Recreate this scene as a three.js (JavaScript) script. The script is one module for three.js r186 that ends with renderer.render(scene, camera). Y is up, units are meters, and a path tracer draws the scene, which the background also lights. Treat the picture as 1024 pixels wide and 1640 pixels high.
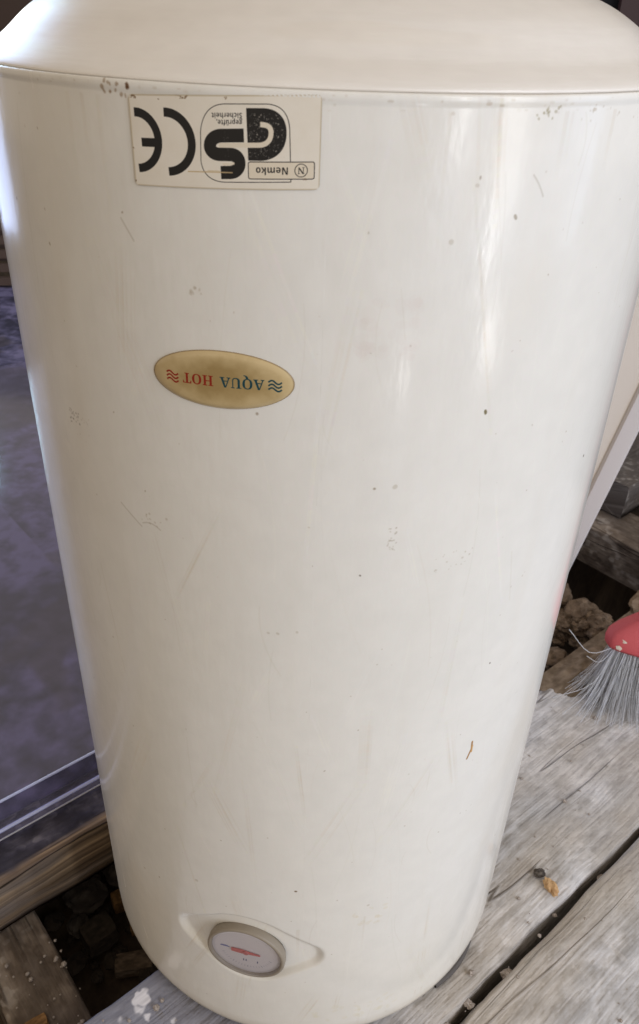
import * as THREE from 'three';
import { mergeGeometries } from 'three/addons/utils/BufferGeometryUtils.js';
import { RectAreaLightUniformsLib } from 'three/addons/lights/RectAreaLightUniformsLib.js';

// ---------------------------------------------------------------- camera, light, exposure
const scene = new THREE.Scene();
const camera = new THREE.PerspectiveCamera(65.9, 639 / 1024, 0.02, 60);
{
  const right = new THREE.Vector3(0.9993846, 0.03150225, -0.01542836), up = new THREE.Vector3(-0.03486045, 0.84312758, -0.53658236);
  const back = new THREE.Vector3(-0.00389548, 0.53678999, 0.8437069);
  camera.quaternion.setFromRotationMatrix(new THREE.Matrix4().makeBasis(right, up, back));
  camera.position.set(0, 0.8704, 0.6075);
}
camera.focus = 0.6; camera.userData.fStop = 20;
scene.add(camera);
const renderer = new THREE.WebGLRenderer({ antialias: true });
renderer.toneMapping = THREE.LinearToneMapping;
renderer.toneMappingExposure = 1.0;
renderer.shadowMap.enabled = true;
scene.background = new THREE.Color().setRGB(0.515, 0.438, 0.348);
RectAreaLightUniformsLib.init();
// area lamps for daylight entering the shed, an added fill and sun patches: azimuth from the camera side towards the right, distance, width, height, centre height
function areaLamp(az, dist, w, h, y, rgb, intensity, aim = 0.5) {
  const l = new THREE.RectAreaLight(new THREE.Color().setRGB(...rgb), intensity, w, h), a = THREE.MathUtils.degToRad(az);
  l.position.set(Math.sin(a) * dist, y, Math.cos(a) * dist);
  scene.add(l); l.lookAt(0, aim, 0);
  return l;
}
areaLamp(58, 2.7, 2.9, 2.1, 1.1, [0.745, 0.935, 1.28], 1.5, 0.5);       // wide doorway on the right
areaLamp(-28, 2.6, 2.0, 1.6, 1.0, [1, 0.77, 0.47], 0.36, 0.5);       // added fill lamp, standing in for warm bounce off the wooden side
areaLamp(36.5, 2.5, 0.11, 1.9, 1.45, [1, 0.99, 0.97], 17, 1.2);   // gaps beside it
areaLamp(50.5, 2.5, 0.09, 2.3, 1.25, [1, 0.99, 0.97], 16, 1.2);
areaLamp(55.5, 2.5, 0.07, 2.1, 1.35, [1, 0.99, 0.97], 15, 1.2);
areaLamp(26.5, 1.8, 0.05, 0.10, 0.06, [1, 0.98, 0.95], 16, 0.7);            // small floating lamps added in place of sun patches on the ground
areaLamp(54.5, 2.1, 0.16, 0.16, 0.06, [1, 0.98, 0.95], 12, 0.7);
areaLamp(-131, 2.6, 1.1, 2.0, 1.15, [0.52, 0.65, 1], 3.3, 0.9);
areaLamp(-151, 8, 0.8, 1.1, 1.75, [1, 0.98, 0.9], 10, 0.87);
areaLamp(-147, 8, 1.6, 1.2, 3.2, [0.5, 0.78, 1], 8, 0.87);   // open side behind on the left, blue sky

// ---------------------------------------------------------------- helpers
function rng(seed) { let s = seed | 0; return () => { s = (s + 0x6d2b79f5) | 0; let t = Math.imul(s ^ (s >>> 15), 1 | s); t = (t + Math.imul(t ^ (t >>> 7), 61 | t)) ^ t; return ((t ^ (t >>> 14)) >>> 0) / 4294967296; }; }
function h2(x, y, s) { let h = Math.imul(x, 374761393) ^ Math.imul(y, 668265263) ^ Math.imul(s, 1274126177); h = Math.imul(h ^ (h >>> 13), 1274126177); return ((h ^ (h >>> 16)) >>> 0) / 4294967296; }
function noise(x, y, s = 1) {
  const xi = Math.floor(x), yi = Math.floor(y); let fx = x - xi, fy = y - yi;
  fx = fx * fx * (3 - 2 * fx); fy = fy * fy * (3 - 2 * fy);
  const a = h2(xi, yi, s), b = h2(xi + 1, yi, s), c = h2(xi, yi + 1, s), d = h2(xi + 1, yi + 1, s);
  return a + (b - a) * fx + (c - a) * fy + (a - b - c + d) * fx * fy;
}
function fbm(x, y, s = 1, o = 4) { let v = 0, a = 0.5, t = 0; for (let i = 0; i < o; i++) { v += a * noise(x, y, s + i * 17); t += a; a *= 0.5; x *= 2.03; y *= 2.03; } return v / t; }
const clamp = (x, a = 0, b = 1) => Math.min(b, Math.max(a, x)), lerp = (a, b, t) => a + (b - a) * t, smooth = (a, b, x) => { const t = clamp((x - a) / (b - a)); return t * t * (3 - 2 * t); };
const mixc = (a, b, t) => [lerp(a[0], b[0], t), lerp(a[1], b[1], t), lerp(a[2], b[2], t)];
function dataTex(W, H, fn, srgb, repeat) {                         // fn(i, j) -> [r, g, b] 0..255
  const d = new Uint8Array(W * H * 4);
  for (let j = 0, k = 0; j < H; j++) for (let i = 0; i < W; i++, k += 4) { const c = fn(i, j); d[k] = clamp(c[0], 0, 255); d[k + 1] = clamp(c[1], 0, 255); d[k + 2] = clamp(c[2], 0, 255); d[k + 3] = 255; }
  return texOf(new THREE.DataTexture(d, W, H), srgb, repeat);
}
function texOf(t, srgb, repeat) {
  t.magFilter = THREE.LinearFilter; t.minFilter = THREE.LinearMipmapLinearFilter; t.generateMipmaps = true;
  t.wrapS = t.wrapT = repeat ? THREE.RepeatWrapping : THREE.ClampToEdgeWrapping;
  if (srgb) t.colorSpace = THREE.SRGBColorSpace;
  t.needsUpdate = true; return t;
}
function canvas(w, h) { const c = document.createElement('canvas'); c.width = w; c.height = h; return [c, c.getContext('2d')]; }
const mat = (o) => new THREE.MeshPhysicalMaterial(o), col = (r, g, b) => new THREE.Color().setRGB(r, g, b);
const used = {};
function numbered(n) { if (!(n in used)) { used[n] = 0; return n; } return n + '_' + String(++used[n]).padStart(3, '0'); }
function tag(o, label, category, group, kind) { if (label) o.userData.label = label; if (category) o.userData.category = category; if (group) o.userData.group = group; if (kind) o.userData.kind = kind; return o; }
function thing(name, label, category, group) { const g = new THREE.Group(); g.name = numbered(name); scene.add(g); return tag(g, label, category, group); }
function part(name, geo, m, parent) { const o = new THREE.Mesh(geo, m); o.name = parent === scene ? numbered(name) : name; o.castShadow = o.receiveShadow = true; parent.add(o); return o; }
function gridGeo(nu, nv, fn) {                                      // fn(i, j) -> [x, y, z, u, v]
  const p = [], uv = [], ix = [];
  for (let j = 0; j <= nv; j++) for (let i = 0; i <= nu; i++) { const q = fn(i, j); p.push(q[0], q[1], q[2]); uv.push(q[3], q[4]); }
  for (let j = 0; j < nv; j++) for (let i = 0; i < nu; i++) { const a = j * (nu + 1) + i, b = a + 1, c = a + nu + 1, d = c + 1; ix.push(a, b, d, a, d, c); }
  const g = new THREE.BufferGeometry();
  g.setAttribute('position', new THREE.Float32BufferAttribute(p, 3)); g.setAttribute('uv', new THREE.Float32BufferAttribute(uv, 2)); g.setIndex(ix); g.computeVertexNormals();
  return g;
}
function tube(points, r, seg = 8, rad = 6) { return new THREE.TubeGeometry(new THREE.CatmullRomCurve3(points), seg, r, rad, false); }
function lump(r, seed, sx = 1, sy = 1, sz = 1, rough = 0.35, detail = 3) {       // an uneven clod or stone
  const g = new THREE.IcosahedronGeometry(r, detail), p = g.attributes.position, v = new THREE.Vector3();
  for (let i = 0; i < p.count; i++) {
    v.fromBufferAttribute(p, i); const n = v.clone().normalize();
    const k = 1 + rough * (fbm(n.x * 1.7 + n.z * 2.3 + 9, n.y * 2.1 + n.z * 0.9 + 5, seed, 3) - 0.5) * 2 + rough * 0.5 * (noise(n.x * 6 + n.y * 5 + 30, n.z * 6 - n.y * 4 + 30, seed + 5) - 0.5);
    v.multiplyScalar(k); p.setXYZ(i, v.x * sx, v.y * sy, v.z * sz);
  }
  g.computeVertexNormals(); return g;
}
const TURN = 0.7131;                                                // boards run this way; local x along the board, local z across, towards the camera
const UX = Math.cos(TURN), UZ = -Math.sin(TURN);
const at = (u, y, n) => new THREE.Vector3(UX * u - UZ * n, y, UZ * u + UX * n);

// ---------------------------------------------------------------- the floor
const ground = part('ground', gridGeo(120, 120, (i, j) => {
  const s = (k) => { const t = k / 60 - 1; return Math.sign(t) * (Math.abs(t) * 0.6 + Math.pow(Math.abs(t), 3) * 7); };
  const x = s(i), z = -s(j); const hole = smooth(0.70, 0.78, UX * x - UX * 0 + UZ * z) * smooth(1.25, 1.1, UX * x + UZ * z); return [x, -0.235 - 0.5 * hole + 0.03 * (fbm(x * 7 + 20, z * 7 + 20, 3) - 0.5) + 0.03 * (noise(x * 22 + 50, z * 22 + 50, 4) - 0.5), z, x * 2, z * 2];  // ground sunk here to keep the right-hand gap black
}), null, scene);
const earthTex = dataTex(512, 512, (i, j) => { const f = fbm(i / 40, j / 40, 7, 5), g = noise(i / 3, j / 3, 8); return mixc([52, 42, 34], [110, 94, 78], clamp(f * 1.4 - 0.25 + (g - 0.5) * 0.25)); }, true, true);
ground.material = mat({ map: earthTex, roughness: 1 });
tag(ground, null, null, null, 'structure');

function boardGeo(u0, u1, n0, n1, yb, yt, seed, wav = 0.0025, edge = 0.004, bev = 0.005) {
  const sec = [], N = 18, w = n1 - n0, hgt = yt - yb;               // section loop: back bottom, back top, top, front top, front bottom, bottom
  for (let k = 0; k <= 3; k++) sec.push([n0, yb + (hgt - bev) * k / 3, 0]);
  for (let k = 0; k <= N; k++) { const t = k / N, n = n0 + bev * 0.7 + (w - bev * 1.4) * t; sec.push([n, yt, 1]); }
  for (let k = 0; k <= 5; k++) sec.push([n1, yt - bev - (hgt - bev) * k / 5, 2]);
  sec.push([n0, yb, 3]);
  const per = [0]; for (let k = 1; k < sec.length; k++) per.push(per[k - 1] + Math.hypot(sec[k][0] - sec[k - 1][0], sec[k][1] - sec[k - 1][1]));
  const P = per[sec.length - 1], L = u1 - u0, M = Math.max(4, Math.round(L / 0.011));
  const at2 = (u, k) => {
    let [n, y, s] = sec[k];
    if (s < 3 && k > 0) {
      if (s === 1) y += wav * 2 * (fbm(u * 9 + seed, n * 16 + 7, seed, 3) - 0.5) * 1.6 - 0.0015;
      const side = n < (n0 + n1) / 2 ? 1 : -1, near = s === 1 ? smooth(0.02, 0.0, Math.min(n - n0, n1 - n)) : 1;
      n += side * near * edge * (fbm(u * 14 + seed * 3, side * 5 + y * 40 + 9, seed + 4, 4) * 2 - 0.7);
      if (s === 2) n -= 0.002 * (noise(u * 8, y * 260, seed + 9) - 0.2);
      y -= near * (s === 1 ? 0.003 * noise(u * 30, side + 4, seed + 6) : 0);
    }
    return [u, y, n, (u - u0) / L, per[k] / P];
  };
  const side = gridGeo(M, sec.length - 1, (i, k) => at2(u0 + L * i / M, k));
  const caps = [u0, u1].map((u, e) => {
    const q = sec.map((_, k) => at2(u, k)).slice(0, -1), p = [], uv = [], ix = [];
    q.forEach((c) => { p.push(c[0], c[1], c[2]); uv.push(0.01 + (c[1] - yb) * 0.2, c[4]); });
    p.push(u, (yb + yt) / 2, (n0 + n1) / 2); uv.push(0.02, 0.5);
    for (let k = 0; k < q.length; k++) { const a = k, b = (k + 1) % q.length; e ? ix.push(q.length, a, b) : ix.push(q.length, b, a); }
    const g = new THREE.BufferGeometry(); g.setAttribute('position', new THREE.Float32BufferAttribute(p, 3)); g.setAttribute('uv', new THREE.Float32BufferAttribute(uv, 2)); g.setIndex(ix); g.computeVertexNormals(); return g;
  });
  const g = mergeGeometries([side, ...caps]); g.userData = { P, L, vTop: per[4] / P, vFront: per[4 + N] / P }; return g;
}
// weathered, dusty board: grain along x (metres), dust, plaster crumbs, splits
function boardMat(L, P, W, H, seed, o = {}) {
  const base = o.base ?? [184, 183, 184], pale = o.pale ?? [209, 207, 208], dark = o.dark ?? [146, 141, 137], brown = o.brown ?? [176, 166, 154];
  const hgt = new Float32Array(W * H);
  const map = dataTex(W, H, (i, j) => {
    const x = i / W * L, y = j / H * P;
    const warp = 0.012 * (fbm(x * 5, y * 9, seed + 3, 3) - 0.5);
    const grain = fbm(x * 5, (y + warp) * 170, seed, 4), fine = fbm(x * 30, (y + warp) * 620, seed + 1, 2);
    const dust = fbm(x * 12, y * 14, seed + 11, 5), lumpy = fbm(x * 55, y * 75, seed + 21, 5), b = fbm(x * 6 + 4, y * 12, seed + 31, 4);
    let c = mixc(dark, base, clamp(0.15 + grain * 0.5 + lumpy * 0.9)); c = mixc(c, pale, clamp((dust - 0.42) * 1.8 + (lumpy - 0.5) * 1.7)); c = mixc(c, brown, clamp((b - 0.5) * 2.6) * 0.75);
    const crumb = smooth(0.69, 0.76, noise(x * 95, y * 95, seed + 41)) * smooth(0.45, 0.62, dust); c = mixc(c, [216, 211, 207], crumb * 0.3);
    const crack = smooth(0.022, 0.0, Math.abs(fbm(x * 2.2, (y + warp) * 34, seed + 51, 3) - 0.5)) * smooth(0.5, 0.62, noise(x * 4, y * 20, seed + 52)); c = mixc(c, mixc(dark, [60, 52, 46], 0.5), crack * 0.6);
    const pit = smooth(0.78, 0.86, noise(x * 60, y * 140, seed + 61)); c = mixc(c, dark, pit * 0.22);
    let hh = 0.4 * grain + 0.95 * lumpy + 0.25 * dust - 0.5 * crack + 0.16 * fine;
    if (o.extra) { const r = o.extra(x, y / P, c, hh); c = r[0]; hh = r[1]; }
    hgt[j * W + i] = hh; const f = 0.92 + 0.16 * fine; return [c[0] * f, c[1] * f, c[2] * f];
  }, true);
  const bump = dataTex(W, H, (i, j) => { const v = 255 * clamp(0.15 + hgt[j * W + i] * 0.55); return [v, v, v]; });
  return mat({ map, bumpMap: bump, bumpScale: o.bump ?? 0.0065, roughness: 0.95, specularIntensity: 0.4 });
}
const floor = thing('floor'); floor.rotation.y = TURN; tag(floor, null, null, null, 'structure');
const gA = boardGeo(-0.64, 1.16, 0.018, 0.2515, -0.075, 0, 5, 0.0026, 0.0045, 0.006);
const mA = boardMat(1.8, gA.userData.P, 2048, 1024, 100, { extra: (x, v, c, hh) => {
  const u = x - 0.64, n = 0.018 + (v - gA.userData.vTop) * gA.userData.P;
  const heaterShade = smooth(0.0, -0.2, u); if (heaterShade > 0) c = mixc(c, [122, 122, 134], heaterShade * 0.75);  // shade beside the heater, painted into the board as a bluish darkening
  for (const [pu, pn, r, k] of [[-0.2485, 0.031, 0.0105, 1], [-0.256, 0.039, 0.006, 0.9], [-0.252, 0.051, 0.005, 0.9], [-0.235, 0.071, 0.0045, 0.8], [-0.276, 0.036, 0.0035, 0.7], [-0.21, 0.06, 0.003, 0.6], [-0.19, 0.035, 0.0025, 0.6]]) {
    const d = Math.hypot(u - pu, n - pn) + 0.004 * (noise(u * 260, n * 260, 5) - 0.5); const t = smooth(r, r - 0.003, d); if (t > 0) { c = mixc(c, [222, 219, 222], t * k); hh = lerp(hh, 0.95, t * k); }
  }
  const t = smooth(0.5, 0.8, u + (fbm(u * 20, n * 20, 8) - 0.5) * 0.3) * smooth(0.16, 0.03, n + 0.08 * (fbm(u * 12, n * 12, 9) - 0.5)); if (t > 0) c = mixc(c, [140, 124, 106], t * 0.6);
  return [c, hh];
} });
part('plank', gA, mA, floor);
const gB = boardGeo(-0.64, 1.16, 0.2575, 0.64, -0.075, 0.001, 9, 0.004, 0.006, 0.007);
part('plank', gB, boardMat(1.8, gB.userData.P, 2048, 1200, 200, { brown: [188, 179, 168], extra: (x, v, c, hh) => { const n = 0.2575 + (v - gB.userData.vTop) * gB.userData.P; const t = smooth(0.33, 0.27, n + 0.07 * (fbm(x * 16, n * 16, 3) - 0.5)); return [mixc(c, [182, 172, 160], t * 0.6), hh]; } }), floor);
const gC = boardGeo(-0.95, 0.62, -0.42, -0.175, -0.085, 0, 13, 0.002, 0.004, 0.003);
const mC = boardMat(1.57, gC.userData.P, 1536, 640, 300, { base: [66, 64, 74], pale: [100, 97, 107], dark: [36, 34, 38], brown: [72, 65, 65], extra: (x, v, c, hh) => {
  const d = (v - gC.userData.vFront) * gC.userData.P, t = smooth(-0.018, -0.004, d + 0.022 * (fbm(x * 14, 3, 5) - 0.5));
  if (t <= 0) return [c, hh];
  const g = fbm(x * 4, d * 210 + 2 * fbm(x * 6, d * 30, 6), 71, 4), s = fbm(x * 2.5, d * 90, 77, 3);
  let k = mixc([88, 74, 60], [174, 150, 122], clamp(g * 1.7 - 0.35)); k = mixc(k, [118, 108, 102], clamp((fbm(x * 8, d * 60, 79) - 0.42) * 3)); const split = smooth(0.05, 0, Math.abs(s - 0.5)); k = mixc(k, [34, 26, 20], split * 0.85);
  return [mixc(c, k, t), lerp(hh, 0.7 * g - split, t)];
} });
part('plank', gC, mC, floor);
const joistSpec = [[-0.36, -0.283, -0.9, 0.75], [0.22, 0.30, -0.5, 0.75], [0.63, 0.705, -0.5, 0.75], [1.04, 1.17, -1.2, 0.75]];
let joistM, gJ0;
joistSpec.forEach(([a, b, n0, n1], i) => {
  const g = boardGeo(-n1, -n0, a, b, -0.185, -0.0885, 31 + i * 3, 0.003, 0.003);   // runs across the boards: built along local x, then turned
  g.rotateY(Math.PI / 2);
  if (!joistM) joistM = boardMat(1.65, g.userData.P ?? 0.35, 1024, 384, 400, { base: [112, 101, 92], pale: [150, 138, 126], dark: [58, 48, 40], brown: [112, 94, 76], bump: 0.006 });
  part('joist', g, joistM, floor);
});
const gD = boardGeo(1.12, 3.2, -0.5, -0.235, -0.085, 0, 17);
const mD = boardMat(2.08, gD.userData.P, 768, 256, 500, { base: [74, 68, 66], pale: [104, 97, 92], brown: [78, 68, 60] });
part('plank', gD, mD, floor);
for (const [n0, n1, a, b] of [[-0.78, -0.515, 0.66, 3.2], [-1.06, -0.79, 0.66, 3.2], [0.655, 0.95, -1.2, 1.9], [0.02, 0.248, 1.17, 3.2], [0.26, 0.63, 1.17, 3.2], [-0.225, 0.008, 1.55, 3.2]]) part('plank', boardGeo(a, b, n0, n1, -0.085, 0, 40 + Math.round(n0 * 10 + a)), mD, floor);  // last three boards are unseen, added to keep light out of the right gap

// dusty concrete under the plastic cover
const slabTex = dataTex(1024, 1024, (i, j) => {
  const x = i / 1024 * 3, y = j / 1024 * 3, f = fbm(x * 8, y * 8, 61, 6), g = fbm(x * 46, y * 46, 62, 5), s = smooth(0.72, 0.8, noise(x * 40, y * 40, 63));
  let c = mixc([32, 30, 50], [104, 99, 128], clamp(f * 2.0 - 0.55 + (g - 0.5) * 1.6)); c = mixc(c, [56, 48, 50], smooth(0.6, 0.7, fbm(x * 7, y * 7, 64)) * 0.6); return mixc(c, [118, 116, 134], s * 0.2 * g);
}, true, true);
const slabM = mat({ map: slabTex, roughness: 0.9 });
const slab = part('concrete_slab', gridGeo(90, 60, (i, j) => { const u = -2.2 + 2.8 * i / 90, n = -0.262 - 2.75 * (1 - Math.min(1, j / 59)), p = at(u, (j === 60 ? -0.012 : 0.002) + 0.008 * (fbm(u * 6 + 9, n * 6 + 30, 66) - 0.5), n); return [p.x, p.y, p.z, u / 3 + 1, n / 3 + 1]; }), slabM, scene);
slab.geometry.scale(1, 1, 1); tag(slab, null, null, null, 'structure');
{ const p = slab.geometry.attributes.position, ix = slab.geometry.index, nx = []; const e1 = new THREE.Vector3().fromBufferAttribute(slab.geometry.attributes.normal, 0); if (e1.y < 0) { for (let i = 0; i < ix.count; i += 3) nx.push(ix.getX(i), ix.getX(i + 2), ix.getX(i + 1)); slab.geometry.setIndex(nx); slab.geometry.computeVertexNormals(); } }

// ---------------------------------------------------------------- the water heater
const R = 0.225, SEAM = 0.8416;
const heater = thing('water_heater', 'tall cream white enamel water heater cylinder standing upside down on the weathered floor boards', 'water heater');
const TW = 1472, TH = 1680, PX = TW / (3.2 * R);                    // front half of the casing, pixels per metre
const cx = (phi) => (phi + 1.6) / 3.2 * TW, cy = (y) => (1 - y / SEAM) * TH;
const [bodyC, b2] = canvas(TW, TH), [roughC, r2] = canvas(TW, TH);
{
  const img = b2.createImageData(TW, TH), rim = r2.createImageData(TW, TH);
  for (let j = 0, k = 0; j < TH; j++) for (let i = 0; i < TW; i++, k += 4) {
    const x = i / PX, y = j / PX;
    const a = fbm(x * 5 + 3, y * 3 + 2, 81, 4), v = fbm(x * 60, y * 3.2, 82, 3), f = fbm(x * 90, y * 90, 83, 3), st = smooth(0.5, 0.75, fbm(x * 9 + 2 * y, y * 4, 84, 4));
    let c = mixc([226, 223, 216], [232, 231, 228], a); c = mixc(c, [208, 196, 176], st * 0.2 + clamp((v - 0.55) * 1.2) * 0.16); const g = 1 + (f - 0.5) * 0.025;
    const low = smooth(0.62, 0.84, y) * fbm(x * 8, y * 8, 86); c = mixc(c, [206, 196, 172], low * 0.35);
    img.data[k] = c[0] * g; img.data[k + 1] = c[1] * g; img.data[k + 2] = c[2] * g; img.data[k + 3] = 255;
    const r = 255 * clamp(0.13 + 0.10 * (fbm(x * 14, y * 5, 85, 4) - 0.5) + 0.10 * clamp((v - 0.5) * 2) + st * 0.08); rim.data[k] = rim.data[k + 1] = rim.data[k + 2] = r; rim.data[k + 3] = 255;
  }
  b2.putImageData(img, 0, 0); r2.putImageData(rim, 0, 0);
  const rnd = rng(5);
  // wiping marks and long scratches
  for (let k = 0; k < 260; k++) {
    const x = rnd() * TW, y = rnd() * TH, L = 30 + rnd() * 200, lean = (rnd() - 0.4) * 0.5, bend = (rnd() - 0.5) * 40; b2.strokeStyle = rnd() < 0.5 ? `rgba(150,130,100,${0.02 + rnd() * 0.05})` : `rgba(250,248,240,${0.02 + rnd() * 0.05})`; b2.lineWidth = 0.7 + rnd() * 1.8;
    b2.beginPath(); b2.moveTo(x, y); b2.quadraticCurveTo(x + lean * L / 2 + bend, y + L / 2, x + lean * L, y + L); b2.stroke();
    r2.strokeStyle = `rgba(150,150,150,${0.05 + rnd() * 0.16})`; r2.lineWidth = 1 + rnd() * 2; r2.beginPath(); r2.moveTo(x, y); r2.quadraticCurveTo(x + lean * L / 2 + bend, y + L / 2, x + lean * L, y + L); r2.stroke();
  }
  const spot = (phi, y, r, color, n = 1, spread = 0, sx = 1) => { for (let k = 0; k < n; k++) { const px = cx(phi) + (rnd() - 0.5) * spread * 2 * sx, py = cy(y) + (rnd() - 0.5) * spread * 2; b2.fillStyle = color; b2.beginPath(); b2.ellipse(px, py, r * (0.35 + rnd() * 0.6), r * (0.35 + rnd() * 0.7), rnd() * 3, 0, 7); b2.fill(); } };
  const BR = 'rgba(114,94,70,0.5)', DK = 'rgba(74,58,48,0.75)', FA = 'rgba(150,134,112,0.26)';
  for (const [phi, y, r, c] of [[0.422, 0.6842, 3.6, 'rgba(112,102,74,0.9)'], [0.6076, 0.4779, 2.6, DK], [0.1974, 0.6429, 3.5, FA], [0.1444, 0.6424, 2, BR], [-0.0181, 0.6161, 2.6, FA], [0.124, 0.5812, 2.2, DK], [-0.125, 0.5329, 2.8, FA], [-0.098, 0.5332, 3, FA], [-0.043, 0.5356, 2.2, FA], [-0.0272, 0.2543, 4, 'rgba(110,92,70,0.9)'], [-0.15, 0.6864, 2.8, BR],
    [0.6812, 0.5495, 2.2, FA], [0.3727, 0.5838, 2.4, FA], [0.4218, 0.5845, 2.4, FA], [0.9087, 0.6238, 3, DK], [-0.7137, 0.1955, 4, FA], [-0.4221, 0.2343, 4, FA], [0.32, 0.8067, 2, BR], [0.3151, 0.8034, 2.6, FA], [0.2709, 0.778, 3, FA], [0.4196, 0.7882, 3, BR], [0.3453, 0.3882, 2.2, FA], [0.0552, 0.4043, 2, BR], [-0.7136, 0.8154, 2, BR], [-0.4647, 0.7829, 2, BR], [0.251, 0.2265, 3.5, FA]]) spot(phi, y, r, c);
  for (let k = 0; k < 240; k++) spot((rnd() - 0.5) * 3, rnd() * SEAM, 0.6 + rnd() * 1.4, `rgba(130,110,86,${0.15 + rnd() * 0.4})`);
  spot(-0.2903, 0.7505, 2.2, FA, 8, 6, 1.8); spot(-0.7367, 0.6536, 1.5, 'rgba(96,84,74,0.42)', 26, 12); spot(-0.70, 0.648, 1.2, FA, 12, 18);
  spot(-0.458, 0.8372, 2.4, 'rgba(120,92,64,0.5)', 12, 6, 2.4); spot(-0.419, 0.8389, 2.8, 'rgba(92,62,40,0.8)', 3, 2.5); spot(0.46, 0.834, 2, 'rgba(140,128,96,0.5)', 14, 6, 2.4); spot(0.62, 0.833, 1.6, FA, 10, 8, 4);
  spot(0.203, 0.607, 1.4, 'rgba(146,130,110,0.34)', 30, 17, 0.35); spot(0.15, 0.735, 10, 'rgba(190,160,130,0.03)', 30, 30); spot(-0.46, 0.6008, 2, FA, 12, 10, 2); spot(0.39, 0.584, 1.5, FA, 18, 14, 2); spot(0.26, 0.21, 6, 'rgba(190,176,120,0.10)', 16, 26, 1.2);
  spot(0.25, 0.05, 8, 'rgba(196,176,110,0.07)', 30, 30, 3);
  b2.lineCap = 'round';
  b2.strokeStyle = 'rgba(150,104,52,0.95)'; b2.lineWidth = 3.4; b2.beginPath(); b2.moveTo(cx(0.597), cy(0.397)); b2.lineTo(cx(0.6), cy(0.389)); b2.lineTo(cx(0.586), cy(0.379)); b2.stroke();
  b2.strokeStyle = 'rgba(198,150,88,0.95)'; b2.lineWidth = 3; b2.beginPath(); b2.moveTo(cx(0.602), cy(0.392)); b2.lineTo(cx(0.602), cy(0.385)); b2.stroke();
  b2.strokeStyle = 'rgba(120,104,84,0.22)'; b2.lineWidth = 1.8;
  for (const q of [[-0.575, 0.606, -0.53, 0.598, -0.505, 0.594], [-0.50, 0.597, -0.47, 0.601, -0.44, 0.596], [-0.47, 0.78, -0.455, 0.775, -0.44, 0.77], [0.45, 0.807, 0.47, 0.803, 0.485, 0.797]]) { b2.beginPath(); b2.moveTo(cx(q[0]), cy(q[1])); b2.quadraticCurveTo(cx(q[2]), cy(q[3]), cx(q[4]), cy(q[5])); b2.stroke(); }
  for (let k = 0; k < 26; k++) { const x = cx(-1.0 + rnd() * 2.0), top = rnd() < 0.55, y0 = top ? cy(0.834) : cy(0.03 + rnd() * 0.2), L = 30 + rnd() * 150, g = b2.createLinearGradient(0, y0, 0, y0 + L), a = 0.03 + rnd() * 0.07; g.addColorStop(0, `rgba(158,132,92,${a})`); g.addColorStop(1, 'rgba(158,132,92,0)'); b2.fillStyle = g; b2.fillRect(x, y0, 1 + rnd() * 5, L); }
  { const g = b2.createLinearGradient(0, cy(0.03), 0, cy(0)); g.addColorStop(0, 'rgba(150,126,84,0)'); g.addColorStop(1, 'rgba(150,126,84,0.3)'); b2.fillStyle = g; b2.fillRect(0, cy(0.03), TW, TH); }
  for (let k = 0; k < 80; k++) { const x = cx(-1.3 + rnd() * 2.6); b2.fillStyle = `rgba(136,110,78,${0.04 + rnd() * rnd() * 0.3})`; b2.beginPath(); b2.ellipse(x, cy(0.8395 - rnd() * rnd() * 0.012), 0.6 + rnd() * 2.6, 0.5 + rnd() * 1.2, 0, 0, 7); b2.fill(); }
  // faint dusty smears left by wiping
  for (let k = 0; k < 46; k++) {
    const x = cx(-0.7 + rnd() * 1.3), y = rnd() * TH, w = 6 + rnd() * 26, L = 60 + rnd() * 240, g = b2.createLinearGradient(0, -L / 2, 0, L / 2), a = 0.025 + rnd() * 0.05, cc = rnd() < 0.7 ? '178,154,118' : '246,244,238';
    g.addColorStop(0, `rgba(${cc},0)`); g.addColorStop(0.3 + rnd() * 0.4, `rgba(${cc},${a})`); g.addColorStop(1, `rgba(${cc},0)`);
    b2.save(); b2.translate(x, y); b2.rotate((rnd() - 0.5) * 0.9); b2.fillStyle = g; for (let q = 0; q < 9; q++) b2.fillRect((rnd() - 0.5) * w, -L / 2 + (rnd() - 0.5) * L * 0.4, 0.8 + rnd() * w * 0.14, L); b2.restore();
  }
}
const bodyTex = texOf(new THREE.CanvasTexture(bodyC), true), roughTex = texOf(new THREE.CanvasTexture(roughC));
const peel = dataTex(512, 512, (i, j) => { const v = 255 * (0.6 * fbm(i / 9, j / 24, 91, 3) + 0.4 * fbm(i / 60, j / 60, 92, 2)); return [v, v, v]; }, false, true);
peel.repeat.set(4, 4);
const enamel = mat({ map: bodyTex, roughnessMap: roughTex, roughness: 1, bumpMap: peel, bumpScale: 0.00012, specularIntensity: 0.8 });
const G0 = -0.2227, GY = 0.1505;
function eyeDepth(phi, y) {                                          // pressed eye-shaped recess behind the thermometer
  const s = Math.abs(R * (phi - G0) - 0.001), t = y - GY - 0.0045, h = 0.049, ra = 0.047, rb = 0.0185, b = (ra - rb) / h, a = Math.sqrt(1 - b * b);
  const px = Math.abs(t), py = s, k = -b * px + a * py; let d;
  if (k < 0) d = Math.hypot(px, py) - ra; else if (k > a * h) d = Math.hypot(px, py - h) - rb; else d = px * a + py * b - ra;
  return 0.0048 * smooth(0.0035, -0.0045, d);
}
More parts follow.
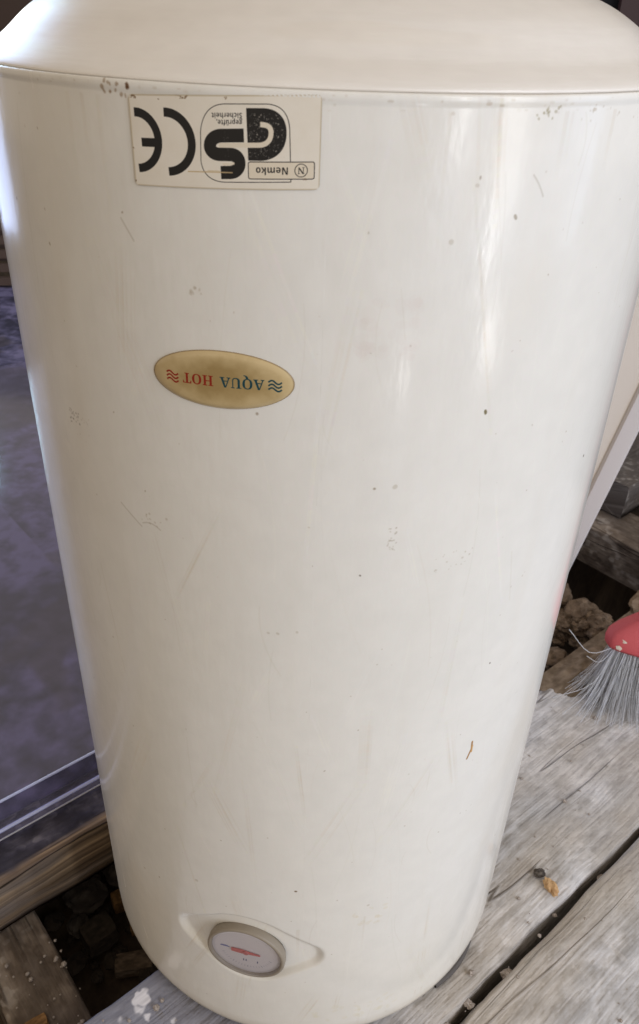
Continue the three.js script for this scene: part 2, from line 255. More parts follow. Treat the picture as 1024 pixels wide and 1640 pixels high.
{
  const ph = [], ys = [];
  for (let a = -Math.PI; a < Math.PI - 1e-6;) { ph.push(a); a += a > -0.62 && a < 0.18 ? 0.0075 : 0.035; } ph.push(Math.PI);
  const prof = [[0.19, 0.0005], [0.208, 0.0012], [0.2165, 0.003], [0.2212, 0.0065], [0.2238, 0.012], [0.2247, 0.019]];
  prof.forEach(([r, y]) => ys.push([y, r]));
  for (let y = 0.03; y < 0.836;) { ys.push([y, R]); y += y > 0.075 && y < 0.225 ? 0.0018 : 0.02; }
  ys.push([0.8352, R], [0.8362, R + 0.0001], [0.837, R + 0.0003], [0.8382, R + 0.0005], [0.8396, R + 0.0005], [0.8407, R + 0.0002], [0.8411, R - 0.0005], [0.8409, R - 0.0022], [0.838, R - 0.0065], [0.832, R - 0.008]);
  part('casing', gridGeo(ph.length - 1, ys.length - 1, (i, j) => { const phi = ph[i], [y, r0] = ys[j], r = r0 - (j > 5 ? eyeDepth(phi, y) : 0); return [r * Math.sin(phi), y, r * Math.cos(phi), (phi + 1.6) / 3.2, Math.min(y, SEAM) / SEAM]; }), enamel, heater);
}
// domed end cap on top
{
  const prof = [[0.219, -0.0035], [0.2212, -0.0012], [0.2221, -0.0002], [0.2219, 0.0009], [0.2195, 0.0032], [0.2145, 0.0066], [0.2075, 0.0108], [0.2010, 0.0160], [0.1950, 0.0212], [0.1895, 0.0255], [0.1830, 0.0296], [0.174, 0.0344], [0.163, 0.0390], [0.148, 0.0440], [0.125, 0.0495], [0.09, 0.0552], [0.05, 0.0585], [0.0, 0.0595]];
  const cv = new THREE.CatmullRomCurve3(prof.map(([r, y]) => new THREE.Vector3(r, y, 0)), false, 'centripetal'), N = 80, pts = cv.getPoints(N);
  const capTex = dataTex(1024, 512, (i, j) => { const x = i / 1024 * 1.41, y = j / 512 * 0.25, f = fbm(x * 6, y * 40, 95, 4), g = fbm(x * 80, y * 80, 96, 3), w = smooth(0.56, 0.72, fbm(x * 7, y * 26, 97, 4)); let c = mixc([231, 227, 222], [223, 218, 212], f); c = mixc(c, [208, 196, 178], w * 0.13); const k = 1 + (g - 0.5) * 0.03; return [c[0] * k, c[1] * k, c[2] * k]; }, true, true);
  const capBump = dataTex(512, 256, (i, j) => { const v = 255 * (0.7 * fbm(i / 14, j / 5, 99, 4) + 0.3 * fbm(i / 3, j / 3, 90, 2)); return [v, v, v]; }, false, true);
  const m = mat({ map: capTex, bumpMap: capBump, bumpScale: 0.00016, roughness: 0.3 });
  part('end_cap', gridGeo(180, N, (i, j) => { const a = -Math.PI + i / 180 * 2 * Math.PI, q = pts[j]; return [q.x * Math.sin(a), SEAM + q.y, q.x * Math.cos(a), i / 180, j / N]; }), m, heater);
}
// dark arc added to draw the shadow gap under the casing on the right
part('shadow_gap_arc', gridGeo(30, 5, (i, j) => { const a = 0.70 + 0.30 * i / 30, w = Math.sin(Math.PI * i / 30), q = [[0.21, 0.006], [0.2205 + 0.0028 * w, 0.006], [0.2235 + 0.0028 * w, 0.005], [0.2235 + 0.0028 * w, 0.0004], [0.22, -0.0005], [0.2, -0.0005]][5 - j]; return [q[0] * Math.sin(a), q[1], q[0] * Math.cos(a), i / 30, j / 5]; }), mat({ color: col(0.09, 0.08, 0.075), roughness: 0.8 }), heater);

// curved patch lying on the casing; photo orientation: u to the right, v up
function patch(phi0, phi1, y0, y1, lift, nu, nv) { return gridGeo(nu, nv, (i, j) => { const a = lerp(phi0, phi1, i / nu), y = lerp(y0, y1, j / nv), r = R + lift; return [r * Math.sin(a), y, r * Math.cos(a), i / nu, j / nv]; }); }
function roundPatch(phi0, phi1, y0, y1, lift, rad) {
  const ys = []; for (let k = 0; k <= 5; k++) ys.push(rad * (1 - Math.cos(k / 5 * Math.PI / 2))); const h = y1 - y0, rows = [...ys, ...ys.slice().reverse().map((v) => h - v)];
  return gridGeo(44, rows.length - 1, (i, j) => { const y = rows[j], e = Math.min(y, h - y), q = e < rad ? rad - Math.sqrt(Math.max(0, rad * rad - (rad - e) * (rad - e))) : 0, ins = q / R, a = lerp(phi0 + ins, phi1 - ins, i / 44), r = R + lift; return [r * Math.sin(a), y0 + y + 0.0043 * (a - phi0) / (phi1 - phi0), r * Math.cos(a), (a - phi0) / (phi1 - phi0), y / h]; });
}
{ // approval sticker
  const W = 1024, H = 456, [c, g] = canvas(W, H);
  const m = (x, y) => { let a = 0.5, t = 0.5; for (let k = 0; k < 4; k++) { a = (x - 20 - 55 * t) / (945 - 50 * t); t = (y - 60 - 5 * a) / (455 + 15 * a); } return [a * W, t * H]; };
  const poly = (pts) => { g.beginPath(); pts.forEach((p, i) => { const q = m(...p); i ? g.lineTo(...q) : g.moveTo(...q); }); };
  const bez = (p0, ...segs) => { const out = [p0]; let a = p0; for (const s of segs) { if (s.length === 2) { out.push(s); a = s; } else for (let k = 1; k <= 24; k++) { const t = k / 24, u = 1 - t; out.push([u * u * u * a[0] + 3 * u * u * t * s[0] + 3 * u * t * t * s[2] + t * t * t * s[4], u * u * u * a[1] + 3 * u * u * t * s[1] + 3 * u * t * t * s[3] + t * t * t * s[5]]); if (k === 24) a = [s[4], s[5]]; } } return out; };
  const BG = '#ddd2bf', INK = '#0e0f14';
  const im = g.createImageData(W, H); for (let j = 0, k = 0; j < H; j++) for (let i = 0; i < W; i++, k += 4) { const f = fbm(i / 120, j / 120, 111, 4), e = smooth(9, 2, Math.min(i, j, W - i, H - j)); const q = mixc(mixc([232, 226, 216], [222, 214, 199], f), [176, 160, 130], e * 0.7); im.data[k] = q[0]; im.data[k + 1] = q[1]; im.data[k + 2] = q[2]; im.data[k + 3] = 255; } g.putImageData(im, 0, 0);
  g.strokeStyle = INK; g.fillStyle = INK; g.lineJoin = 'round';
  const arc = (x, y, rx, ry, a0, a1) => { const o = []; for (let k = 0; k <= 40; k++) { const a = lerp(a0, a1, k / 40) * Math.PI / 180, yy = y + ry * Math.sin(a); o.push([x + 0.11 * (yy - y) + rx * Math.cos(a), yy]); } return o; };
  g.lineWidth = 44; poly(arc(76, 285, 118, 140, -92, 90)); g.stroke(); poly([[103, 293], [196, 294]]); g.stroke();
  poly(arc(238, 291, 128, 147, -92, 90)); g.stroke();
  g.lineWidth = 4; poly(bez([840, 491], [530, 489], [470, 485, 425, 450, 415, 380], [408, 240], [412, 150, 450, 106, 520, 104], [715, 106], [790, 110, 822, 160, 826, 240], [840, 491])); g.stroke();
  poly(bez([622, 124], [700, 125], [775, 128, 812, 180, 812, 252], [812, 330, 770, 378, 700, 381], [641, 379])); g.closePath(); g.fill();
  g.strokeStyle = BG; g.lineWidth = 25; poly(bez([690, 203], [735, 204, 742, 225, 741, 250], [740, 285, 718, 303, 690, 303], [618, 303])); g.stroke();
  g.strokeStyle = INK; g.lineWidth = 66; poly(bez([616, 255], [505, 256], [440, 262, 440, 346, 505, 348], [560, 349], [610, 352, 615, 436, 560, 439], [514, 440])); g.stroke();
  g.strokeStyle = BG; g.lineWidth = 12; poly([[520, 397], [560, 398], [576, 392]]); g.stroke(); g.lineWidth = 22; poly([[500, 303], [632, 303]]); g.stroke();
  g.fillStyle = BG; g.beginPath(); { const [x0, y0] = m(641, 386), [x1, y1] = m(944, 478); g.roundRect(x0, y0, x1 - x0, y1 - y0, 10); } g.fill(); g.strokeStyle = INK; g.lineWidth = 4.5; g.stroke();
  { const [x, y] = m(884, 433); g.lineWidth = 4; g.beginPath(); g.arc(x, y, 32, 0, 7); g.stroke(); }
  const text = (s, x, y, font, w) => { const [a, b] = m(x, y); g.save(); g.translate(a, b); g.rotate(Math.PI); g.font = font; g.textAlign = 'center'; g.textBaseline = 'middle'; g.fillStyle = INK; g.fillText(s, 0, 0, w); g.restore(); };
  text('N', 884, 433, 'bold 48px serif'); text('Nemko', 752, 432, 'bold 50px sans-serif', 172); text('Sicherheit', 532, 158, 'bold 34px sans-serif', 160); text('geprüfte,', 544, 192, 'bold 34px sans-serif', 138);
  const rnd = rng(12); // worn print
  for (let k = 0; k < 300; k++) { const [x, y] = m(640 + rnd() * 165, 150 + rnd() * 220); g.fillStyle = `rgba(200,192,178,${0.15 + rnd() * 0.5})`; g.beginPath(); g.ellipse(x, y, 0.8 + rnd() * 3.6, 0.8 + rnd() * 2.2, rnd() * 3, 0, 7); g.fill(); }
  for (let k = 0; k < 50; k++) { const [x, y] = m(520 + rnd() * 30, 230 + rnd() * 240); g.fillStyle = `rgba(200,192,178,${0.1 + rnd() * 0.3})`; g.fillRect(x, y, 1 + rnd() * 4, 1 + rnd() * 4); }
  g.strokeStyle = 'rgba(190,165,125,0.9)'; g.lineWidth = 6; poly([[352, 436], [452, 437], [570, 440]]); g.stroke(); g.strokeStyle = 'rgba(206,190,160,0.9)'; g.lineWidth = 8; poly([[450, 432], [510, 434]]); g.stroke();
  for (const [x, y, n, s] of [[48, 70, 26, 22], [318, 72, 14, 18], [188, 82, 3, 4], [300, 68, 10, 30], [525, 76, 5, 10], [55, 322, 6, 8], [905, 478, 8, 8], [70, 490, 8, 12]]) for (let k = 0; k < n; k++) { const [a, b] = m(x + (rnd() - 0.5) * 2 * s, y + (rnd() - 0.5) * s * 0.8); g.fillStyle = `rgba(104,78,52,${0.3 + rnd() * 0.5})`; g.beginPath(); g.arc(a, b, 1.2 + rnd() * 3.4, 0, 7); g.fill(); }
  const st = part('approval_sticker', roundPatch(-0.4195, -0.0165, 0.7967, 0.8353, 0.0005, 0.0022), mat({ map: texOf(new THREE.CanvasTexture(c), true), roughness: 0.42 }), heater);
  st.userData.label = 'yellowed rectangular sticker with black approval marks printed upside down';
}
{ // oval name badge, domed
  const W = 880, H = 352, [c, g] = canvas(W, H), im = g.createImageData(W, H);
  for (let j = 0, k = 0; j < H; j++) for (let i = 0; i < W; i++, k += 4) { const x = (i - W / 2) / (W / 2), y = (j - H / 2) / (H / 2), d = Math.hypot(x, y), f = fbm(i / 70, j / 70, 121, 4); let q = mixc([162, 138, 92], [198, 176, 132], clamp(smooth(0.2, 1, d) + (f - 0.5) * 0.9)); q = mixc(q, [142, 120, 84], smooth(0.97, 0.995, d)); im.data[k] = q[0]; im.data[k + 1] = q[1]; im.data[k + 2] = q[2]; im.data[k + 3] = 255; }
  g.putImageData(im, 0, 0); g.translate(W / 2, H / 2 + 6); g.rotate(Math.PI);
  g.textBaseline = 'middle'; g.font = 'bold 88px serif'; g.fillStyle = '#12424c';
  g.save(); g.textAlign = 'left'; g.fillText('AQUA', -268, 4, 282); g.fillStyle = '#8f2418'; g.fillText('HOT', 38, 4, 196); g.restore();
  const waves = (x, s) => { g.strokeStyle = s; g.lineWidth = 10; for (let k = -1; k <= 1; k++) { g.beginPath(); for (let t = 0; t <= 20; t++) { const xx = x + t * 3.9, yy = k * 22 - 11 * Math.sin(t / 20 * 2 * Math.PI) + 0; t ? g.lineTo(xx, yy) : g.moveTo(xx, yy); } g.stroke(); } };
  waves(-368, '#12424c'); waves(262, '#8f2418');
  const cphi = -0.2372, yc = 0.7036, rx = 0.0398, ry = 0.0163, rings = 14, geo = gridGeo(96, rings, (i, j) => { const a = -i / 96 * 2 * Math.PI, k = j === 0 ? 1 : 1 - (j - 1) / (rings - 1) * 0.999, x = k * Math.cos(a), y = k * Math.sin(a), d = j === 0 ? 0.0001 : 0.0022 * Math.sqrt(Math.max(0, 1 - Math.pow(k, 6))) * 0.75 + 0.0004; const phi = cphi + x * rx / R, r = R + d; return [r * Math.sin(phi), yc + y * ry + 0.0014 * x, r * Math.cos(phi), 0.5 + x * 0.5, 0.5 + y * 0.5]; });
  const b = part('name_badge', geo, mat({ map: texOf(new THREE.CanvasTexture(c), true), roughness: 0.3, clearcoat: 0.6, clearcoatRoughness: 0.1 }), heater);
  b.userData.label = 'gold oval badge with red and teal lettering, upside down';
}
{ // thermometer: faces outwards at G0
  const gauge = new THREE.Group(); gauge.name = 'thermometer'; heater.add(gauge); gauge.userData.label = 'round dial thermometer with taupe bezel near the foot of the heater';
  const r0 = R - 0.0048; gauge.position.set(r0 * Math.sin(G0), GY - 0.001, r0 * Math.cos(G0)); gauge.rotation.y = G0;
  const rr = 0.0366, prof = [[0.0, -0.002], [rr - 0.001, -0.002], [rr, 0.001], [rr, 0.0055], [rr - 0.0008, 0.0068], [rr - 0.0022, 0.0073], [rr - 0.0034, 0.0069], [rr - 0.0039, 0.0058], [rr - 0.004, 0.004], [0.0, 0.004]].map(([a, b]) => new THREE.Vector2(a, b));
  const bezel = new THREE.LatheGeometry(prof, 72); bezel.rotateX(Math.PI / 2); part('bezel', bezel, mat({ color: col(0.27, 0.23, 0.18), roughness: 0.5 }), gauge);
  const S = 384, [c, g] = canvas(S, S); g.fillStyle = '#bdb9be'; g.fillRect(0, 0, S, S); g.fillStyle = '#c9c4c8'; g.beginPath(); g.arc(S / 2, S / 2, S * 0.46, 0, 7); g.fill();
  g.translate(S / 2, S / 2); const rnd = rng(3);
  g.strokeStyle = 'rgba(70,72,100,0.5)'; for (let k = 0; k <= 20; k++) { const a = lerp(2.75, 0.3, k / 20); g.lineWidth = k % 5 ? 2 : 4; g.beginPath(); g.moveTo(Math.cos(a) * 132, Math.sin(a) * 132); g.lineTo(Math.cos(a) * 148, Math.sin(a) * 148); g.stroke(); }
  g.fillStyle = 'rgba(60,66,130,0.75)'; g.fillRect(-146, -10, 52, 9); g.fillRect(-140, -16, 36, 5);
  g.strokeStyle = 'rgba(50,56,90,0.85)'; g.lineWidth = 6; for (const [x, y, w] of [[-16, 84, 8], [-2, 84, 8], [62, 80, 6]]) { g.beginPath(); g.moveTo(x, y - 10); g.lineTo(x, y + 10); g.stroke(); }
  g.fillStyle = 'rgba(70,60,60,0.35)'; for (let k = 0; k < 40; k++) g.fillRect((rnd() - 0.5) * 260, (rnd() - 0.5) * 260, 2, 2);
  const dial = new THREE.CircleGeometry(rr - 0.0042, 64); dial.translate(0, 0, 0.0044); part('dial', dial, mat({ map: texOf(new THREE.CanvasTexture(c), true), roughness: 0.6 }), gauge);
  const sh = new THREE.Shape(); sh.moveTo(-0.0128, -0.0023); sh.lineTo(-0.0128, 0.0023); sh.lineTo(-0.004, 0.0030); sh.lineTo(0.0145, 0.0006); sh.lineTo(0.0145, -0.0006); sh.lineTo(-0.004, -0.0028); sh.closePath();
  const nd = new THREE.ExtrudeGeometry(sh, { depth: 0.0006, bevelEnabled: false }); nd.translate(-0.001, 0, 0.0050); part('needle', nd, mat({ color: col(0.48, 0.13, 0.115), roughness: 0.5 }), gauge);
  const hub = new THREE.CylinderGeometry(0.0024, 0.0026, 0.0014, 20); hub.rotateX(Math.PI / 2); hub.translate(0, 0, 0.0057); part('hub', hub, mat({ color: col(0.44, 0.13, 0.12), roughness: 0.5 }), gauge);
  const lens = new THREE.SphereGeometry(0.11, 48, 8, 0, Math.PI * 2, 0, Math.asin((rr - 0.0038) / 0.11)); lens.rotateX(Math.PI / 2); lens.translate(0, 0, 0.0076 - 0.11 * Math.cos(Math.asin((rr - 0.0038) / 0.11)));
  part('cover_glass', lens, mat({ transmission: 1, thickness: 0, roughness: 0.12, color: col(0.92, 0.91, 0.90), ior: 1.5 }), gauge);
}

// ---------------------------------------------------------------- clear plastic cover on the left
{
  const t = thing('plastic_cover', 'large clear plastic sheet cover with folded front lip lying left of the heater', 'plastic sheet');
  t.rotation.y = TURN;
  const H = 0.052, N0 = -0.243, N1 = -1.56, U0 = -1.15, U1 = 0.42;
  const clear = mat({ transmission: 0.93, thickness: 0, roughness: 0.09, color: col(0.78, 0.76, 0.90), ior: 1.5 }), edge = mat({ transmission: 0.35, thickness: 0, roughness: 0.35, color: col(0.72, 0.77, 1.0) });  // lighter blue edge colour stands in for light glowing along the rims
  const [sc, sg] = canvas(1024, 1024); sg.fillStyle = '#f2f2f2'; sg.fillRect(0, 0, 1024, 1024);
  part('top_panel', gridGeo(40, 40, (i, j) => { const u = lerp(U0, U1, i / 40), n = lerp(N1, N0, 1 - j / 40); return [u, H + 0.003 * (fbm(u * 3 + 9, n * 3 + 9, 131) - 0.5) * smooth(0, 0.1, Math.abs(n - N0)), n, i / 40, j / 40]; }), clear, t);
  part('front_lip', gridGeo(40, 3, (i, j) => [lerp(U0, U1, i / 40), lerp(0.004, H, j / 3), N0, i / 40, j / 3]), clear, t);
  const bead = (y, n, r) => tube([new THREE.Vector3(U0, y, n), new THREE.Vector3((U0 + U1) / 2, y + 0.0008, n), new THREE.Vector3(U1, y, n)], r, 10, 8);
  part('folded_edge', bead(H, N0, 0.0016), edge, t); part('bottom_edge', bead(0.004, N0 + 0.001, 0.0024), edge, t);
  part('bottom_flange', gridGeo(30, 1, (i, j) => [lerp(U0, U1, i / 30), 0.0045, lerp(N0 + 0.013, N0, j), i / 30, j]), clear, t);
  part('flange_edge', bead(0.004, N0 + 0.013, 0.001), mat({ transmission: 0.35, thickness: 0, roughness: 0.4, color: col(0.6, 0.6, 0.62) }), t);
  const scr = [[[-0.62, -0.42], [-0.53, -0.50], [-0.44, -0.60]], [[-0.3, -0.62], [-0.24, -0.66], [-0.16, -0.72]]];
  scr.forEach((q) => part('scratch', tube(q.map(([u, n]) => new THREE.Vector3(u, H + 0.0022, n)), 0.0006, 10, 5), edge, t));
}

// ---------------------------------------------------------------- white panel behind on the right
{
  const t = thing('white_panel', 'smooth off-white panel with a raised edge strip leaning behind the heater', 'panel');
  const a = new THREE.Vector3(0.487, 0, -0.612), dir = new THREE.Vector3(0.25, 1, -0.10).normalize(), acr = new THREE.Vector3(1, -0.25, 0.12).normalize();
  const out = new THREE.Vector3().crossVectors(acr, dir).normalize();
  t.position.copy(a); t.quaternion.setFromRotationMatrix(new THREE.Matrix4().makeBasis(new THREE.Vector3().crossVectors(dir, out), dir, out));
  const prof = (pts, y0, y1) => { const s = new THREE.Shape(); pts.forEach(([x, z], i) => (i ? s.lineTo(x, -z) : s.moveTo(x, -z))); s.closePath(); const g = new THREE.ExtrudeGeometry(s, { depth: y1 - y0, bevelEnabled: true, bevelSize: 0.0015, bevelThickness: 0.0015, bevelSegments: 2, steps: 1 }); g.rotateX(-Math.PI / 2); g.translate(0, y0, 0); return g; };
  part('board', prof([[-0.5, 0], [-0.034, 0], [-0.034, -0.02], [-0.5, -0.02]], -0.1, 0.66), mat({ color: col(0.74, 0.68, 0.62), roughness: 0.5 }), t);
  part('edge_strip', prof([[-0.0315, 0.004], [-0.029, 0.007], [-0.004, 0.007], [0, 0.003], [0, -0.022], [-0.0315, -0.022]], -0.1, 0.66), mat({ color: col(0.64, 0.60, 0.60), roughness: 0.5 }), t);
}

// ---------------------------------------------------------------- broom
{
  const t = thing('broom', 'broom with red plastic head and splayed grey bristles standing on the boards', 'broom');
  t.position.set(0.530, 0.056, -0.295);
  const axis = new THREE.Vector3(0.22, 0.92, -0.32).normalize(), acr = new THREE.Vector3(1, -0.18, 0.17).normalize(), out = new THREE.Vector3().crossVectors(acr, axis).normalize(); acr.crossVectors(axis, out);
  const L = (x, y, z) => new THREE.Vector3().addScaledVector(acr, x).addScaledVector(axis, y).addScaledVector(out, z);
  const red = mat({ color: col(0.50, 0.075, 0.085), roughness: 0.6, bumpMap: peel, bumpScale: 0.0006 });
  const sec = [[-0.004, 0.080, 0.019], [0.0, 0.084, 0.022], [0.010, 0.086, 0.0235], [0.022, 0.084, 0.0235], [0.036, 0.073, 0.0225], [0.052, 0.055, 0.021], [0.068, 0.036, 0.019], [0.085, 0.022, 0.0175], [0.13, 0.0155, 0.0155], [0.15, 0.0145, 0.0145]];
  part('head', gridGeo(48, sec.length + 1, (i, j) => { const s = sec[clamp(j - 1, 0, sec.length - 1)], k = j === 0 || j === sec.length + 1 ? 0.001 : 1, a = i / 48 * 2 * Math.PI, ca = Math.cos(a), sa = Math.sin(a), e = 0.36, v = L(k * s[1] * Math.sign(ca) * Math.pow(Math.abs(ca), e), s[0], -k * s[2] * Math.sign(sa) * Math.pow(Math.abs(sa), e)); return [v.x, v.y, v.z, i / 12, j / 10]; }), red, t);
  const chip = mat({ color: col(0.66, 0.58, 0.5), roughness: 0.8 });
  for (const [x, y, s, k] of [[-0.068, 0.014, 0.0042, 1], [-0.071, 0.003, 0.0036, 2]]) { const g = lump(s, 60 + k, 1.1, 0.8, 0.3, 0.8, 2); const v = L(x, y, 0.0215); const q = part('paint_chip', g, chip, t); q.position.copy(v); q.lookAt(v.clone().add(out)); }
  part('handle', tube([L(0, 0.14, 0), L(0, 0.5, 0), L(0, 1.15, 0)], 0.012, 8, 16), mat({ color: col(0.5, 0.06, 0.06), roughness: 0.45 }), t);
  const rnd = rng(77), gs = [];
  for (let k = 0; k < 900; k++) {
    const x = (rnd() * 2 - 1), z = (rnd() * 2 - 1), root = L(x * 0.074, 0.0, z * 0.016), len = 0.95 + rnd() * 0.12;
    const tip = new THREE.Vector3(-0.004 + x * 0.118 + (rnd() - 0.5) * 0.026, -0.054, 0.067 + z * 0.04 + (rnd() - 0.5) * 0.022 + 0.03 * x); if (x < -0.55) tip.x -= (rnd() * 0.03) * (-x - 0.4);
    const mid = root.clone().lerp(tip, 0.5); mid.addScaledVector(axis, -0.012 - rnd() * 0.006); mid.x += (rnd() - 0.5) * 0.006; tip.lerpVectors(root, tip, len); tip.y = Math.max(tip.y, -0.054);
    gs.push(tube([root, mid, tip], 0.00026 + rnd() * 0.00026, 4, 4));
  }
  for (const [a, b, r] of [[[-0.115, 0.018, 0.015], [-0.150, 0.052, 0.004], 0.0006], [[-0.1, 0.004, 0.02], [-0.120, 0.014, 0.018], 0.0005], [[-0.118, -0.03, 0.05], [-0.155, -0.055, 0.07], 0.0005], [[-0.11, -0.02, 0.04], [-0.168, -0.04, 0.052], 0.0005]]) gs.push(tube([L(-0.072, 0.0, 0.01), new THREE.Vector3(...a), new THREE.Vector3(...b)], r, 8, 4));
  const br = part('bristles', mergeGeometries(gs), mat({ color: col(0.52, 0.53, 0.56), roughness: 0.45 }), t); br.userData.kind = 'stuff';
}

// ---------------------------------------------------------------- rubble, crumbs, bits
const stoneTex = (seed, a, b) => dataTex(128, 128, (i, j) => mixc(a, b, clamp(fbm(i / 20, j / 20, seed, 4) * 1.6 - 0.3)), true, true);
const clodM = mat({ map: stoneTex(141, [84, 70, 56], [140, 122, 104]), roughness: 1 }), greyM = mat({ map: stoneTex(142, [58, 52, 48], [100, 93, 86]), roughness: 1 }), ochreM = mat({ map: stoneTex(143, [104, 76, 44], [156, 118, 74]), roughness: 0.95 }), darkM = mat({ map: stoneTex(144, [42, 36, 30], [76, 66, 56]), roughness: 1 });
function stone(name, label, category, p, g, m, turn = 0) { const o = part(name, g, m, scene); o.position.set(...p); o.rotation.y = turn; return tag(o, label, category, 'rubble lying under the missing floor board'); }
const block = (w, h, d, seed) => { const g = new THREE.BoxGeometry(w, h, d, 7, 5, 7), p = g.attributes.position; for (let i = 0; i < p.count; i++) { const x = p.getX(i), y = p.getY(i), z = p.getZ(i), l = Math.hypot(x / w, y / h, z / d) * 2, k = 1 - 0.1 * smooth(1.2, 1.75, l) + 0.14 * (fbm(x * 50 + 9, y * 50 + z * 43 + 9, seed, 3) - 0.5); p.setXYZ(i, x * k, y * k, z * k); } g.computeVertexNormals(); return g; };
stone('stone', 'ochre stone chunk in the dark gap beside the heater, left one of two', 'stone', [-0.254, -0.19, -0.03], block(0.026, 0.024, 0.022, 3), ochreM, 0.5);
stone('stone', 'elongated ochre stone in the dark gap, touching the heater outline', 'stone', [-0.228, -0.19, -0.012], block(0.022, 0.03, 0.05, 4), ochreM, 0.3);
stone('stone', 'lumpy grey mortar piece in the dark gap under the timber edge', 'stone', [-0.305, -0.185, -0.035], lump(0.026, 5, 1.1, 0.7, 1), greyM);
stone('stone', 'squarish dark brown block in the middle of the gap', 'stone', [-0.272, -0.185, 0.022], block(0.042, 0.03, 0.036, 6), darkM, 0.7);
stone('stone', 'small pale stone beside the dark brown block in the gap', 'stone', [-0.305, -0.195, 0.005], lump(0.014, 7, 1, 0.7, 1.2), greyM);
stone('stone', 'brown flat stone at the near end of the gap by the board edge', 'stone', [-0.222, -0.212, 0.045], block(0.05, 0.02, 0.026, 8), clodM, 0.2);
stone('stone', 'grey stone in the gap just under the plastic cover side', 'stone', [-0.262, -0.19, -0.075], lump(0.026, 9, 1, 0.8, 1), greyM);
{ const gs = [], rnd = rng(31); for (let k = 0; k < 160; k++) { const p = at(-0.3 + rnd() * 0.4, -0.222 + rnd() * 0.012, -0.28 + rnd() * 0.3), g = lump(0.004 + rnd() * 0.012, 200 + k, 1, 0.7, 1, 0.4, 1); g.translate(p.x, p.y, p.z); gs.push(g); } tag(part('gravel', mergeGeometries(gs), darkM, scene), 'dark gravel under the floor gap', 'gravel', null, 'stuff'); }
{ // heap of crumbling mortar in the gap on the right
  const gs = [], rnd = rng(41);
  const add = (u, y, n, r, k) => { const g = lump(r, 300 + k, 1.1, 0.75, 1, 0.45, 3), p = at(u, y, n); g.rotateY(rnd() * 6); g.translate(p.x, p.y, p.z); gs.push(g); };
  for (let k = 0; k < 120; k++) { const n = -0.16 + rnd() * 0.18, u = 0.63 + rnd() * 0.075, top = -0.03 + 0.025 * smooth(-0.1, 0.0, n) ; add(u, top - rnd() * 0.045, n, 0.006 + rnd() * 0.012, k); if (k % 5 === 0) add(0.50 + rnd() * 0.075, -0.03 - rnd() * 0.05, -0.05 + rnd() * 0.07, 0.006 + rnd() * 0.012, k + 500); }
  tag(part('mortar_rubble', mergeGeometries(gs), clodM, scene), 'brown crumbled mortar heaped in the gap between heater and broom', 'rubble', null, 'stuff');
}
const clodAt = (name, label, u, y, n, r, seed, sx, sy, sz) => { const o = part(name, lump(r, seed, sx, sy, sz, 0.4, 3), clodM, scene); o.position.copy(at(u, y, n)); o.rotation.y = TURN; return tag(o, label, 'clod', 'clods of mortar by the broom'); };
clodAt('clod', 'large brown mortar clod at the hole edge, partly behind the heater', 0.688, -0.02, -0.115, 0.024, 71, 1.2, 0.9, 1);
clodAt('clod', 'jagged brown clod in front of the black hole, left of the broom', 0.682, -0.016, -0.06, 0.024, 72, 1.3, 0.7, 1);
clodAt('clod', 'flat clod lying on the board just behind the red broom head', 0.775, 0.0, 0.01, 0.03, 73, 1.4, 0.45, 0.8);
clodAt('clod', 'small brown clod beside the heater where the dark slot ends', 0.545, -0.02, -0.02, 0.018, 74, 1.2, 0.7, 1);
{ // dust drift round the bristles
  const o = part('dust', gridGeo(40, 24, (i, j) => { const x = i / 20 - 1, y = j / 12 - 1, d = Math.max(0, 1 - x * x - y * y), p = at(0.60 + 0.15 * x, -0.004 + 0.017 * d * (0.25 + 1.1 * fbm(x * 5 + 9, y * 5 + 9, 151)), 0.05 - 0.048 * y); return [p.x, p.y, p.z, i / 10, j / 14]; }), mat({ map: stoneTex(145, [98, 84, 68], [146, 130, 112]), roughness: 1 }), scene); tag(o, 'brown dust drift swept up on the board round the broom bristles', 'dust', null, 'stuff');
}
{ const gs = [], rnd = rng(51); // crumbs along the open joint and on the boards
  for (let k = 0; k < 9; k++) { const u = [-0.08, 0.0, 0.045, 0.16, 0.23, 0.36][k % 6] + (rnd() - 0.5) * 0.07, g = lump(0.0016 + rnd() * 0.0036, 400 + k, 1.3, 0.6, 1, 0.9, 2), p = at(u, -0.012 + rnd() * 0.005, 0.2545 + (rnd() - 0.5) * 0.01); g.translate(p.x, p.y, p.z); gs.push(g); }
  for (let k = 0; k < 420; k++) { const g = lump(0.0006 + rnd() * rnd() * rnd() * 0.0045, 500 + k, 1, 0.7, 1, 0.4, 1), p = at(-0.35 + rnd() * 1.1, 0.0005, 0.03 + rnd() * 0.45); if (Math.hypot(p.x, p.z) < 0.235) continue; g.translate(p.x, p.y, p.z); gs.push(g); }
  for (let k = 0; k < 40; k++) { const g = lump(0.0008 + rnd() * rnd() * 0.003, 700 + k, 1, 0.7, 1, 0.4, 1), p = at(-0.35 + rnd() * 0.07, -0.086, -0.14 + rnd() * 0.15); g.translate(p.x, p.y, p.z); gs.push(g); }
  tag(part('mortar_crumbs', mergeGeometries(gs), mat({ map: stoneTex(146, [120, 110, 102], [190, 180, 172]), roughness: 1 }), scene), 'pale mortar crumbs scattered on boards and in the joint', 'crumbs', null, 'stuff');
}
{ const o = part('wood_chip', lump(0.0085, 12, 0.75, 0.6, 1.25, 0.55, 3), mat({ map: stoneTex(147, [176, 140, 100], [206, 172, 128]), roughness: 0.8 }), scene); o.position.set(0.293, 0.004, 0.053); o.rotation.set(0.2, 0.5, 0.15); tag(o, 'small ochre wood chip lying on the board near the dark joint', 'wood chip'); }
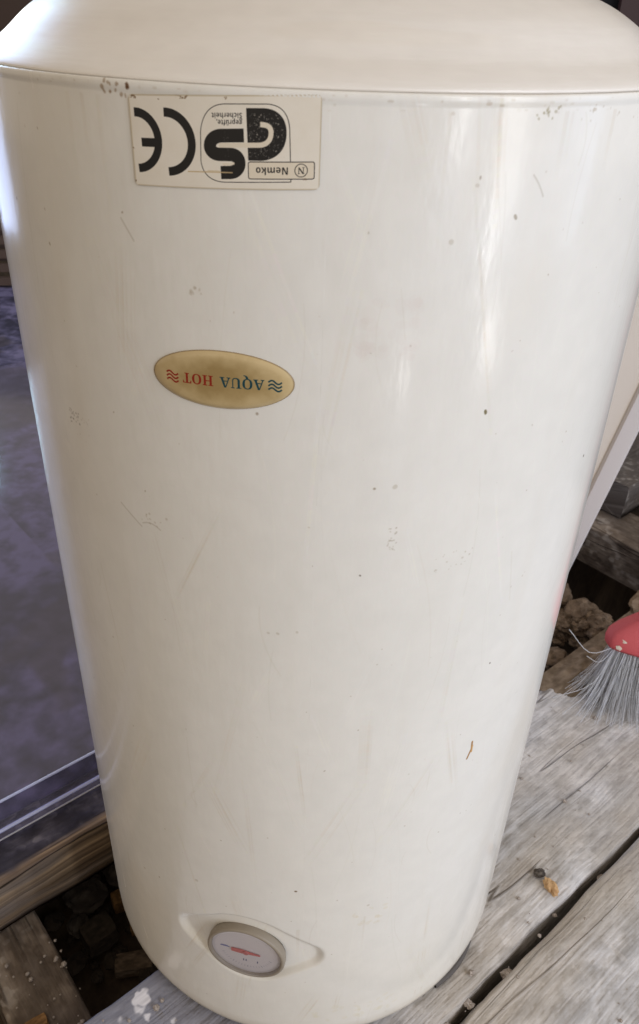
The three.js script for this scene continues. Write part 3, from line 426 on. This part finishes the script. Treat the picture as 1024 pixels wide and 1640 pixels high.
{ const o = part('pebble', lump(0.006, 83, 1.2, 0.7, 1), greyM, scene); o.position.set(0.283, 0.003, 0.035); tag(o, 'small grey pebble lying just behind the ochre wood chip', 'pebble'); }
{ const o = part('wood_splinter', block(0.03, 0.008, 0.014, 14), ochreM, scene); o.position.set(-0.292, -0.085, 0.182); o.rotation.y = 0.6; tag(o, 'ochre wood splinter lying on the low joist at bottom left', 'splinter'); }

// ---------------------------------------------------------------- background
{
  const brown = [mat({ color: col(0.075, 0.05, 0.042), roughness: 0.75 }), mat({ color: col(0.11, 0.075, 0.06), roughness: 0.8 }), mat({ color: col(0.055, 0.038, 0.034), roughness: 0.8 })];
  const slat = new THREE.BoxGeometry(1, 1, 1);
  const s = thing('slatted_crate', 'reddish brown slatted crate standing on the floor far left behind the heater', 'crate'); s.position.set(-1.5, -0.006, -2.28); s.rotation.y = 0.15;
  for (let k = 0; k < 6; k++) { const m = part('slat', slat, brown[1], s); m.scale.set(0.95, 0.026, 0.02); m.position.set(0, 0.03 + k * 0.047, 0.16); const q = part('slat', slat, brown[0], s); q.scale.set(0.95, 0.026, 0.02); q.position.set(0, 0.03 + k * 0.047, -0.16); }
  for (const x of [-0.45, 0.45]) for (const z of [-0.138, 0.138]) { const m = part('post', slat, brown[2], s); m.scale.set(0.03, 0.29, 0.022); m.position.set(x, 0.145, z); }
  const w = thing('timber_wall', 'dark brown boarded wall behind the heater at top left', 'wall'); w.position.set(-1.75, -0.2, -2.95);
  for (let k = 0; k < 6; k++) { const m = part('board', slat, brown[(k + 1) % 2], w); m.scale.set(2.0, 0.146, 0.03); m.position.set(0, 0.28 + k * 0.15, (k % 2) * 0.004); }
  const br = part('brace', slat, brown[1], w); br.scale.set(1.6, 0.11, 0.04); br.position.set(0.25, 0.86, 0.045); br.rotation.z = -0.32;
  const d = thing('wooden_door', 'dark maroon wooden door of upright boards at top right behind the heater', 'door'); d.position.set(1.55, -0.2, -2.62);
  const mar = [mat({ color: col(0.055, 0.026, 0.026), roughness: 0.6 }), mat({ color: col(0.04, 0.02, 0.022), roughness: 0.6 })];
  for (let k = 0; k < 7; k++) { const m = part('board', slat, mar[k % 2], d); m.scale.set(0.146, 1.9, 0.03); m.position.set(-0.5 + k * 0.16, 0.96, 0); }
  const bk = part('backing', slat, mat({ color: col(0.008, 0.008, 0.012), roughness: 0.9 }), d); bk.scale.set(1.5, 1.9, 0.02); bk.position.set(-0.1, 0.96, -0.05);
}
renderer.render(scene, camera);
